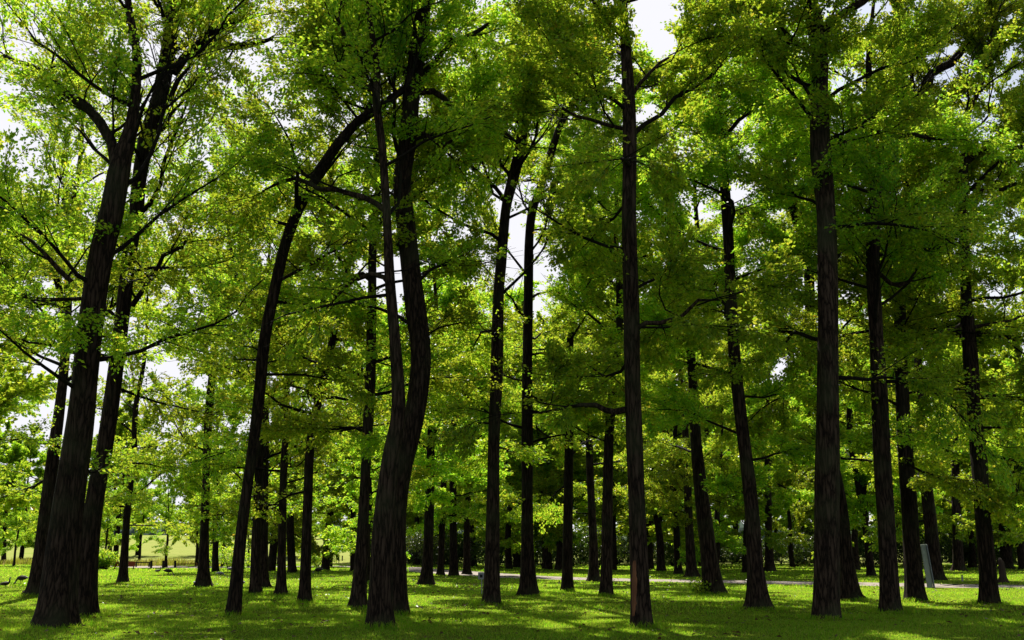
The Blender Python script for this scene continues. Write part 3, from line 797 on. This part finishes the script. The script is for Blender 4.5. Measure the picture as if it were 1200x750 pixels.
# bright open trees beyond the lawn on the left
lspots = []
tries = 0
while len(lspots) < 22 and tries < 4000:
    tries += 1
    y = rnd.uniform(122, 175)
    x = rnd.uniform(-0.52 * y, -0.06 * y)
    if all((x - a) ** 2 + (y - b) ** 2 > 7.0 ** 2 for a, b in lspots): lspots.append((x, y))
for x, y in lspots:
    plant_tree(FARP[rnd.randrange(2)], x, y, rnd.uniform(0.7, 1.0), rnd.uniform(0, 6.28),
               'bright sunlit tree at the far edge of the left lawn', 'sunlit trees edging the far left lawn')
# low-crowned young trees along the lawn edge, left
for i in range(13):
    y = rnd.uniform(104, 126); px = 5 + i * 33 + rnd.uniform(-10, 10)
    plant_tree(PROTO[2], (px - 600) / F * y, y, rnd.uniform(0.42, 0.62), rnd.uniform(0, 6.28),
               'low-crowned young tree with glowing leaves at the left lawn edge', 'young trees at the left lawn edge')
# distant tree line on the rise
for i in range(44):
    x = -185 + i * 5.6 + rnd.uniform(-3, 3); y = rnd.uniform(330, 380)
    plant_tree(FARP[rnd.randrange(2)], x, y, rnd.uniform(0.6, 0.95), rnd.uniform(0, 6.28),
               'distant tree in the hazy line along the top of the left field', 'distant tree line on the field')

# ------------------------------------------------------------------ shrubs
def shrub(seed, x, y, w, h, label, group=None, n=2600, leaf=0.14, mat=None, name='shrub'):
    rng = np.random.default_rng(seed)
    z0 = float(terrain(x, y))
    t = empty(name, (x, y, z0), label, 'shrub', group)
    sm = MB(); fm = MB()
    k = 9
    for i in range(k):
        a = i * 2.4 + rng.uniform(0, 1); rr = w * 0.45 * rng.uniform(0.3, 1)
        tip = np.array([math.cos(a) * rr, math.sin(a) * rr, h * rng.uniform(0.55, 0.95)])
        P = np.array([[math.cos(a) * .05, math.sin(a) * .05, -0.1], tip * np.array([0.4, 0.4, 0.5]), tip])
        tube(sm, P, np.array([0.03, 0.02, 0.006]) * min(1, h), 5, 0)
    sm.build('stem', [TWIG], t)
    lob = [np.array([rng.uniform(-.4, .4) * w, rng.uniform(-.35, .35) * w, rng.uniform(0.25, 0.8) * h]) for _ in range(14)]
    lr = [rng.uniform(0.2, 0.34) for _ in lob]
    idx = rng.integers(0, len(lob), n)
    d = nrm(rng.normal(0, 1, (n, 3)))
    r = rng.uniform(0.35, 1.05, n) ** 0.6
    C = np.array(lob)[idx] + d * (r * np.array(lr)[idx])[:, None] * np.array([w, w, h * 0.9])
    C[:, 2] = np.maximum(C[:, 2], 0.06)
    add_leaves(fm, C, d + rng.normal(0, .6, (n, 3)), np.array([0, 0, 1.0]) + d * .5 + rng.normal(0, .4, (n, 3)), leaf * rng.uniform(.6, 1.3, n), 0)
    fm.build('foliage', [mat or LEAF_DARK], t)
    return t


for i in range(58):
    y = rnd.uniform(104, 122) if i % 2 else rnd.uniform(124, 150)
    px = 452 + i * 14 + rnd.uniform(-8, 8)
    x = (px - 600) / F * y * 1.02
    shrub(500 + i, x, y, rnd.uniform(3.4, 5.0), rnd.uniform(2.2, 4.2), 'dark bush in the unlit undergrowth beyond the path', 'undergrowth bushes behind the path', n=2200, leaf=0.24)
g = on_ground(819, 696)
shrub(61, g[0], g[1] - 0.2, 0.9, 0.5, 'small pale leafy sprout at the foot of the left-leaning trunk', n=260, leaf=0.13, mat=LEAF, name='sapling_sprout')
for i, (px, py, w, h, lab) in enumerate([(124, 667, 2.2, 1.4, 'yellow-green bush left of the orange barrier board'),
                                       (114, 667, 2.0, 1.1, 'low yellowish bush around the dark post at the lawn edge'),
                                       (268, 668, 3.2, 2.2, 'green bush beyond the straight left trunk and far trunk'),
                                       (372, 664, 3.0, 1.6, 'bush left of the distant short trunk before the path')]):
    g = on_ground(px, py)
    shrub(70 + i, g[0], g[1], w, h, lab, n=1500, leaf=0.2, mat=LEAF)

# ------------------------------------------------------------------ ground, path, grass
def ground():
    xs = np.unique(np.concatenate([np.linspace(-3000, -300, 10), np.linspace(-300, 300, 121), np.linspace(300, 3000, 10)]))
    ys = np.unique(np.concatenate([np.linspace(-60, 420, 121), np.linspace(420, 4000, 14)]))
    X, Yg = np.meshgrid(xs, ys)
    Z = terrain(X, Yg)
    V = np.stack([X, Yg, Z], -1).reshape(-1, 3)
    nx = len(xs)
    i = np.arange(len(ys) - 1)[:, None] * nx; j = np.arange(nx - 1)[None]
    Q = np.stack([i + j, i + j + 1, i + nx + j + 1, i + nx + j], -1).reshape(-1, 4)
    mb = MB(); mb.add(V, Q)
    tag(mb.build('ground', [GROUND]), kind='structure')


ground()


def strip(name, pts, widths, mat, z):
    P = np.array([on_ground(*p)[:2] if len(p) == 2 else p[:2] for p in pts])
    P3, W = resample(np.column_stack([P, np.zeros(len(P))]), np.array(widths, float), 1.5)
    T = nrm(np.gradient(P3, axis=0)); S = np.stack([-T[:, 1], T[:, 0], np.zeros(len(T))], 1)
    rng = np.random.default_rng(3)
    a = P3 + S * (W * (0.5 + rng.normal(0, 0.02, len(W))))[:, None]
    c = P3 - S * (W * (0.5 + rng.normal(0, 0.02, len(W))))[:, None]
    V = np.stack([a, c], 1).reshape(-1, 3); V[:, 2] = z
    i = np.arange(len(P3) - 1)[:, None] * 2
    mb = MB(); mb.add(V, i + np.array([[0, 1, 3, 2]]))
    return tag(mb.build(name, [mat]), kind='structure')


strip('path', [(60.0, 40.0, 0), (1240, 688), (1100, 686.5), (980, 684), (800, 681), (700, 679), (600, 675.5), (490, 668), (430, 664), (330, 664), (215, 665), (120, 662)],
      [5, 5, 5, 5, 4.4, 4.2, 4.2, 5, 6, 5, 8, 6], PATH, 0.012)


def scatter_region(rng, n, y0, y1, spread=0.50, pad=2.0):
    y = np.sqrt(rng.uniform(y0 ** 2, y1 ** 2, n))
    x = rng.uniform(-1, 1, n) * (y * spread + pad)
    return x, y


PATHX = None


def near_path(x, y):
    o = bpy.data.objects['path'].data
    v = np.empty(len(o.vertices) * 3); o.vertices.foreach_get('co', v); v = v.reshape(-1, 2, 3)
    c = v.mean(1)[:, :2]; hw = np.linalg.norm(v[:, 0] - v[:, 1], axis=1) * 0.5
    m = np.zeros(len(x), bool)
    for k in range(0, len(x), 20000):
        d = np.hypot(x[k:k + 20000, None] - c[None, :, 0], y[k:k + 20000, None] - c[None, :, 1]) - hw[None]
        m[k:k + 20000] = d.min(1) < 0.02
    return m


def patch(x, y):
    return 0.5 + 0.25 * np.sin(x * 1.3 + 2 * np.sin(y * 0.7)) + 0.25 * np.sin(y * 1.9 + 1.7 * np.sin(x * 0.9 + 1))


def grass():
    rng = np.random.default_rng(9)
    mb = MB()
    for n, y0, y1, h, w in ((240000, 18, 30, 0.055, 0.011), (190000, 30, 50, 0.060, 0.018), (110000, 50, 85, 0.075, 0.04), (50000, 85, 128, 0.10, 0.08)):
        x, y = scatter_region(rng, n, y0, y1)
        keep = ~near_path(x, y) & (rng.random(n) < 0.22 + 0.78 * patch(x, y))
        x, y = x[keep], y[keep]; m = len(x)
        hh = h * rng.uniform(0.4, 1.25, m) * (0.55 + 0.7 * patch(x * 0.37 + 5, y * 0.41))
        a = rng.uniform(0, 6.28, m)
        B = np.stack([x, y, np.full(m, -0.005)], 1)
        S = np.stack([np.cos(a), np.sin(a), np.zeros(m)], 1) * (w * rng.uniform(.6, 1.3, m) * 0.5)[:, None]
        lean = np.stack([rng.normal(0, .45, m), rng.normal(0, .45, m), np.ones(m)], 1) * hh[:, None]
        mid = B + lean * 0.55 * np.array([0.7, 0.7, 1])
        V = np.stack([B - S, B + S, mid + S * 0.8, B + lean, mid - S * 0.8], 1)
        i = np.arange(m, dtype=np.int32)[:, None] * 5
        mb.add(V.reshape(-1, 3), i + np.array([[0, 1, 2, 3, 4]]), 0, False)
    for fx, fy, fr in FEET:
        m = int(260 + 1500 * fr)
        a = rng.uniform(0, 6.28, m); r = fr * rng.uniform(1.0, 1.5, m) + np.abs(rng.normal(0, 0.22, m))
        B = np.stack([fx + np.cos(a) * r, fy + np.sin(a) * r, np.full(m, -0.005)], 1)
        hh = rng.uniform(0.05, 0.2, m) * (0.35 + 0.65 * patch(a * 1.5 + fx, r * 3))
        c = rng.uniform(0, 6.28, m)
        S = np.stack([np.cos(c), np.sin(c), np.zeros(m)], 1) * (0.013 * rng.uniform(.5, 1.2, m) * 0.5 * (1 + fy / 60))[:, None]
        lean = np.stack([rng.normal(0, .4, m), rng.normal(0, .4, m), np.ones(m)], 1) * hh[:, None]
        mid = B + lean * 0.55 * np.array([0.7, 0.7, 1])
        V = np.stack([B - S, B + S, mid + S * 0.8, B + lean, mid - S * 0.8], 1)
        i = np.arange(m, dtype=np.int32)[:, None] * 5
        mb.add(V.reshape(-1, 3), i + np.array([[0, 1, 2, 3, 4]]), 0, False)
    tag(mb.build('grass', [GRASS]), 'short green grass of the park lawn', 'grass', kind='stuff')


grass()


def litter():
    rng = np.random.default_rng(12)
    n = 9000
    x, y = scatter_region(rng, n, 18, 70)
    keep = rng.random(n) < patch(x * 0.6 + 3, y * 0.5) ** 2 * 1.2
    x, y = x[keep], y[keep]; n = len(x)
    C = np.stack([x, y, rng.uniform(0.03, 0.07, n)], 1)
    a = rng.uniform(0, 6.28, n)
    D = np.stack([np.cos(a), np.sin(a), rng.normal(0, .25, n)], 1)
    N = np.array([0, 0, 1.0]) + rng.normal(0, 0.35, (n, 3))
    mb = MB(); add_leaves(mb, C, D, N, rng.uniform(0.07, 0.15, n), 0)
    tag(mb.build('fallen_leaves', [DRY_LEAF]), 'dry brown leaves lying scattered on the grass', 'leaf litter', kind='stuff')


litter()


def reeds():
    rng = np.random.default_rng(15)
    mb = MB()
    n = 9000
    x = rng.uniform(-66, -33, n); y = 118 + rng.uniform(-4, 7, n) + 3 * np.sin(x * 0.2)
    keep = patch(x * .3, y * .3) > 0.3
    x, y = x[keep], y[keep]; n = len(x)
    h = rng.uniform(0.3, 0.9, n) * (0.2 + 0.9 * patch(x * .22, y * .2))
    a = rng.uniform(0, 6.28, n); w = 0.04
    B = np.stack([x, y, np.zeros(n)], 1)
    S = np.stack([np.cos(a), np.sin(a), np.zeros(n)], 1) * w
    lean = np.stack([rng.normal(0, .2, n), rng.normal(0, .2, n), np.ones(n)], 1) * h[:, None]
    V = np.stack([B - S, B + S, B + lean * 0.6 + S, B + lean, B + lean * 0.6 - S], 1)
    i = np.arange(n, dtype=np.int32)[:, None] * 5
    mb.add(V.reshape(-1, 3), i + np.array([[0, 1, 2, 3, 4]]), 0, False)
    tag(mb.build('reeds', [REED]), 'tall yellowish reeds along the far left lawn edge', 'reeds', kind='stuff')


reeds()

def ridge():
    rng = np.random.default_rng(21)
    n = 420
    x = np.linspace(-620, 260, n); y = 640 + 60 * np.sin(x * 0.006)
    k = lambda f, a: a * np.sin(x * f + rng.uniform(0, 6.28))
    top = 15 + k(.011, 3) + k(.031, 1.6) + k(.09, 1.0) + k(.27, .8) + k(.71, .7) + rng.normal(0, .5, n)
    rows = []
    for t, dy in ((0, 0), (.45, 1), (.8, 6), (1.0, 14), (1.0, 40)):
        z = 2 + (top - 2) * t + (rng.normal(0, .6, n) if 0 < t else 0)
        rows.append(np.stack([x, y + dy + (rng.normal(0, 2.0, n) if t else 0), z], 1))
    V = np.concatenate(rows)
    i = np.arange(4)[:, None] * n; j = np.arange(n - 1)[None]
    Q = np.stack([i + j, i + j + 1, i + n + j + 1, i + n + j], -1).reshape(-1, 4)
    mb = MB(); mb.add(V, Q, 0, False)
    tag(mb.build('hills', [plain('far_wooded_hill', (0.17, 0.23, 0.17), 1.0, 0.35, 0.12, 0.0)]), kind='structure')


ridge()

# ------------------------------------------------------------------ small things
def box(mb, c, s, mat=0, bev=0.0, rz=0.0, tilt=0.0):
    """a chamfered box: its four upright edges and its top rim cut by bev"""
    sx, sy, sz = [q * 0.5 for q in s]
    b = min(bev, sx * 0.6, sy * 0.6, sz * 0.6)
    def ringpts(ix, z):
        X, Yv = sx - ix, sy - ix
        return [(-X + b, -Yv, z), (X - b, -Yv, z), (X, -Yv + b, z), (X, Yv - b, z), (X - b, Yv, z), (-X + b, Yv, z), (-X, Yv - b, z), (-X, -Yv + b, z)]
    V = []
    for ix, z in ((b, -sz), (0, -sz + b), (0, sz - b), (b, sz)): V += ringpts(ix, z)
    V = np.array(V)
    ca, sa = math.cos(tilt), math.sin(tilt)
    V = np.stack([V[:, 0] * ca + V[:, 2] * sa, V[:, 1], -V[:, 0] * sa + V[:, 2] * ca], 1)
    V = rotz(V, rz) + np.array(c)
    Q = []
    for k in range(3):
        for j in range(8):
            Q.append([k * 8 + j, k * 8 + (j + 1) % 8, (k + 1) * 8 + (j + 1) % 8, (k + 1) * 8 + j])
    mb.add(V, Q, mat, False)
    base = mb.n - 32
    mb.f.append(np.array([[base + 24 + j for j in range(8)], [base + 7 - j for j in range(8)]], np.int32))
    mb.m.append(np.array([mat, mat], np.int32)); mb.s.append(np.array([False, False]))


# pale green board leaning by the trunk at the path
g = on_ground(1089, 689)
t = empty('green_board', g, 'tall pale green board leaning against a trunk by the path', 'board')
mb = MB(); box(mb, (-0.045, 0, 0.91), (0.25, 0.06, 1.86), 0, 0.012, 0.15, -0.095); mb.build('panel', [GREENBOARD], t)
mb = MB(); box(mb, (0.105, -0.012, 0.90), (0.05, 0.10, 1.86), 0, 0.01, 0.15, -0.125); mb.build('edge_strip', [BOARDEDGE], t)

# small white sign on a stake by the trunk
g = on_ground(564.5, 696)
t = empty('small_sign', g, 'small white sign with dark mark on a thin stake beside a trunk', 'sign')
mb = MB(); box(mb, (0, 0, 0.28), (0.035, 0.03, 0.62), 0, 0.006); mb.build('stake', [WHITE], t)
mb = MB(); box(mb, (-0.03, -0.03, 0.66), (0.22, 0.025, 0.26), 0, 0.01, 0.1); pl = mb.build('plate', [WHITE], t)
mb = MB(); box(mb, (-0.02, -0.046, 0.65), (0.10, 0.006, 0.11), 0, 0.004, 0.1); mb.build('dark_mark', [BLACK], pl)

# low posts at the far end of the left lawn
for i, (px, lab) in enumerate([(177, 'left one of three short dark bollards beside the pale path'), (191, 'middle one of three short dark bollards beside the pale path'), (205, 'right one of three short dark bollards beside the pale path')]):
    g = on_ground(px, 665.5)
    t = empty('bollard', g, lab, 'bollard', 'short bollards by the path')
    mb = MB(); box(mb, (0, 0, 0.24), (0.17, 0.17, 0.68), 0, 0.02); mb.build('post', [WOOD], t)
    mb = MB(); box(mb, (0, 0, 0.60), (0.20, 0.20, 0.05), 0, 0.02); mb.build('cap', [WOOD], t)
a = on_ground(158, 664.5); b = on_ground(176, 664.5)
t = empty('low_rail', (a + b) / 2, 'low dark horizontal rail left of the short bollards', 'rail')
ln = np.linalg.norm(b - a)
mb = MB(); box(mb, (0, 0, 0.42), (ln, 0.10, 0.10), 0, 0.02); mb.build('rail', [WOOD], t)
for s in (-1, 1):
    mb = MB(); box(mb, (s * ln * 0.42, 0.0, 0.16), (0.12, 0.12, 0.42), 0, 0.02); mb.build('post', [WOOD], t)
g = on_ground(120, 667)
t = empty('wooden_post', g, 'thick dark weathered post among yellow bushes at the lawn edge', 'post')
mb = MB(); P = np.array([[0, 0, -.2], [0, 0, .3], [.02, 0, .9], [.03, 0, 1.35], [.05, 0, 1.42]]); tube(mb, P, np.array([.19, .18, .17, .16, .10]), 12, 0, True, bark_rough(np.random.default_rng(2), .2, 0.1)); mb.build('post', [WOOD], t)
for px, lab in ((397, 'left one of two thin posts far out on the bright field'), (401, 'right one of two thin posts far out on the bright field')):
    g = on_ground(px, 658.5)
    t = empty('field_post', g, lab, 'post', 'pair of posts on the field')
    mb = MB(); box(mb, (0, 0, 0.25), (0.13, 0.13, 0.95), 0, 0.02); mb.build('post', [WOOD], t)
    mb = MB(); box(mb, (0, 0, 0.755), (0.17, 0.17, 0.06), 0, 0.02); mb.build('cap', [WOOD], t)


def barrier(px0, px1, py, label, h=0.62):
    a, b = on_ground(px0, py), on_ground(px1, py)
    c = (a + b) / 2; ln = np.linalg.norm(b - a)
    t = empty('barrier_board', c, label, 'barrier', None, math.atan2(b[1] - a[1], b[0] - a[0]))
    mb = MB(); box(mb, (0, 0, h * 0.66), (ln, 0.06, h * 0.66), 0, 0.02); mb.build('board', [ORANGE], t)
    for s in (-1, 1):
        mb = MB(); box(mb, (s * ln * 0.42, 0.055, h * 0.36), (0.08, 0.045, h * 0.8), 0, 0.01); mb.build('leg', [ORANGE], t)
        mb = MB(); box(mb, (s * ln * 0.42, 0.06, 0.03), (0.12, 0.55, 0.06), 0, 0.015); mb.build('foot', [BLACK], t)


barrier(132, 158, 667, 'orange-red barrier board at the lawn edge behind a thin crooked trunk')
barrier(427, 440, 662, 'orange barrier board glimpsed in the gap left of the thick bent trunk')
# low orange netting
a, b = on_ground(206, 665), on_ground(252, 663.5)
t = empty('net_fence', (a + b) / 2, 'low orange netting strung right of the short bollards', 'net fence', None, math.atan2(b[1] - a[1], b[0] - a[0]))
ln = np.linalg.norm(b - a); mb = MB()
for k in range(5): box(mb, (0, 0, 0.06 + 0.07 * k), (ln, 0.012, 0.035), 0, 0.003)
for k in range(40): box(mb, (-ln / 2 + ln * (k + .5) / 40, 0.014, 0.2), (0.03, 0.012, 0.34), 0, 0.003)
mb.build('netting', [NET], t)
for s in (-.49, 0, .49):
    mb = MB(); box(mb, (ln * s, 0.045, 0.2), (0.05, 0.045, 0.5), 0, 0.01); mb.build('stake', [WOOD], t)

# stump and little marker by the path on the right
g = on_ground(1175.5, 683)
t = empty('tree_stump', g, 'tall broken dark stump by the path right of the rightmost trunk', 'stump')
mb = MB(); P = np.array([[0, 0, -.2], [0, 0, 0], [0.02, 0, .3], [.0, 0, .7], [-.03, 0, 1.0], [-.05, .02, 1.12]])
tube(mb, P, np.array([.23, .22, .17, .16, .15, .09]), 16, 0, True, bark_rough(np.random.default_rng(8), .2, 0.35, .2)); mb.build('trunk', [STUMP], t)
mb = MB(); P = np.array([[-.05, .02, 1.05], [-.055, .02, 1.16], [-.02, .02, 1.21]]); tube(mb, P, np.array([.10, .085, .03]), 9, 0); mb.build('broken_top', [CUT], t)
g = on_ground(1128, 681.5)
t = empty('marker_post', g, 'tiny white marker post at the far edge of the path on the right', 'marker')
mb = MB(); box(mb, (0, 0, 0.13), (0.07, 0.06, 0.34), 0, 0.01); mb.build('post', [WHITE], t)
mb = MB(); box(mb, (0, 0, 0.325), (0.085, 0.075, 0.05), 0, 0.015); mb.build('cap', [STUMP], t)


# ---- geese on the lawn: one continuous body each, the wing folded at its side
def goose(px, py, rz, label, grazing=False, s=1.0, white=False):
    g = on_ground(px, py)
    t = empty('goose', g, label, 'bird', 'geese on the far lawn', rz)
    s *= 0.82; t.scale = (s, s, s)
    if grazing:
        P = [(-.42, 0, .36), (-.34, 0, .37), (-.2, 0, .37), (0, 0, .36), (.16, 0, .34), (.25, 0, .32), (.31, 0, .27), (.36, 0, .20), (.40, 0, .13), (.43, 0, .09), (.47, 0, .06), (.50, 0, .035), (.53, 0, .015)]
    else:
        P = [(-.42, 0, .33), (-.34, 0, .34), (-.2, 0, .35), (0, 0, .37), (.15, 0, .40), (.22, 0, .45), (.25, 0, .53), (.25, 0, .62), (.25, 0, .70), (.27, 0, .755), (.31, 0, .765), (.35, 0, .755), (.39, 0, .74)]
    R = np.array([.02, .06, .125, .155, .13, .085, .055, .042, .04, .05, .045, .025, .012])
    mb = MB()
    P, R2 = resample(np.array(P), R, 0.03)
    T, A, B = frames(P)
    th = np.arange(12) * 2 * math.pi / 12
    side = np.repeat(np.array([[0, 1.0, 0]]), len(P), 0); upv = np.cross(T, side)
    V = P[:, None] + R2[:, None, None] * (np.cos(th)[None, :, None] * side[:, None] + 0.95 * np.sin(th)[None, :, None] * upv[:, None])
    n = len(P); i = np.arange(n - 1)[:, None] * 12; j = np.arange(12)[None]; k = (j + 1) % 12
    Q = np.stack([i + j, i + k, i + 12 + k, i + 12 + j], -1).reshape(-1, 4)
    fr = np.repeat(np.arange(n - 1) / (n - 1), 12)
    m = np.where(fr < 0.10, 2, np.where(fr < 0.50, 0, 1))
    m = np.where((fr > 0.80) & (fr < 0.88), 2, m)
    if white: m = np.where(fr < 0.9, 2, 0)
    mb.add(V, Q); mb.m[-1] = m.astype(np.int32)
    for yy in (-.07, .07):
        tube(mb, np.array([(0, yy, .26), (.01, yy, .12), (.0, yy, .015), (.09, yy, .008)]), np.array([.028, .014, .014, .02]), 6, 3)
    mb.build('body', [F_WHITE if white else F_BROWN, F_BLACK, F_WHITE, FOOT], t)
    for sgn in (-1, 1):
        wm = MB(); tube(wm, np.array([(.14, .105 * sgn, .385), (.05, .145 * sgn, .39), (-.12, .135 * sgn, .385), (-.3, .08 * sgn, .365), (-.46, .03 * sgn, .355)]), np.array([.02, .07, .075, .045, .01]), 8, 0)
        wm.build('wing', [F_WHITE if white else F_BROWN], t)


goose(6, 690, 0.4, 'dark goose walking at the far left edge of the photo', False, 0.72)
goose(25, 684.5, 2.9, 'dark goose grazing left of the leaning left trunk', True, 1.0)
goose(185, 672.5, 0.6, 'upright goose below the three bollards', False, 0.7)
goose(197, 674, 0.1, 'dark goose grazing in shade below the right bollard', True, 0.95)
goose(230, 687, 1.2, 'pale goose at the left side of the straight left trunk', False, 0.6, True)
goose(258, 676, 0.2, 'pale goose resting on the grass under the far left trunk', True, 0.75, True)
goose(270, 670, 0.5, 'white bird left of the long leaning trunk', False, 0.8, True)
goose(284, 687, 2.2, 'small brown goose in the gap before the merged dark pair', True, 0.6)
goose(373, 672.5, 3.0, 'brown goose grazing left of the distant short trunk', True, 1.0)

# ------------------------------------------------------------------ light, sky, camera
SUN_EL = math.radians(47)
SUN_AZ = math.radians(-10)      # from +Y towards -X: ahead and slightly to the left
w = bpy.data.worlds.new('World'); SC.world = w; w.use_nodes = True
nt = w.node_tree
bg = nt.nodes['Background']
sky = nt.nodes.new('ShaderNodeTexSky')
sky.sky_type = 'NISHITA'; sky.sun_disc = False
sky.sun_elevation = SUN_EL; sky.sun_rotation = SUN_AZ
sky.air_density = 1.0; sky.dust_density = 1.4; sky.ozone_density = 1.0
hs = nt.nodes.new('ShaderNodeHueSaturation'); hs.inputs['Saturation'].default_value = 0.3
nt.links.new(sky.outputs[0], hs.inputs['Color']); gm = nt.nodes.new('ShaderNodeGamma'); gm.inputs[1].default_value = 2.0
cap = nt.nodes.new('ShaderNodeMixRGB'); cap.blend_type = 'DARKEN'; cap.inputs[0].default_value = 1.0; cap.inputs[2].default_value = (7.0, 7.0, 7.2, 1)
nt.links.new(hs.outputs[0], cap.inputs[1]); nt.links.new(cap.outputs[0], gm.inputs[0]); nt.links.new(gm.outputs[0], bg.inputs[0])
bg.inputs[1].default_value = 0.0195
sl = bpy.data.lights.new('sun', 'SUN'); sl.energy = 5.0; sl.angle = math.radians(0.53); sl.color = (1.0, 0.95, 0.85)
so = bpy.data.objects.new('sun', sl); COL.objects.link(so)
sd = np.array([math.sin(SUN_AZ) * math.cos(SUN_EL), math.cos(SUN_AZ) * math.cos(SUN_EL), math.sin(SUN_EL)])
from mathutils import Vector
so.rotation_euler = Vector(sd).to_track_quat('Z', 'Y').to_euler()
so.location = (-20, 60, 60)

cd = bpy.data.cameras.new('camera'); co = bpy.data.objects.new('camera', cd); COL.objects.link(co)
cd.sensor_width = 36.0; cd.lens = F / 1200.0 * 36.0; cd.clip_end = 6000
co.location = (0, 0, CAM_H); co.rotation_euler = (math.pi / 2 + PITCH, 0, 0)
SC.camera = co
SC.view_settings.view_transform = 'Standard'; SC.view_settings.look = 'None'; SC.view_settings.exposure = 0
SC.cycles.use_denoising = True; SC.cycles.denoising_prefilter = 'ACCURATE'; SC.cycles.max_bounces = 6; SC.cycles.diffuse_bounces = 0; SC.cycles.glossy_bounces = 2; SC.cycles.transmission_bounces = 4
SC.cycles.caustics_reflective = False; SC.cycles.caustics_refractive = False
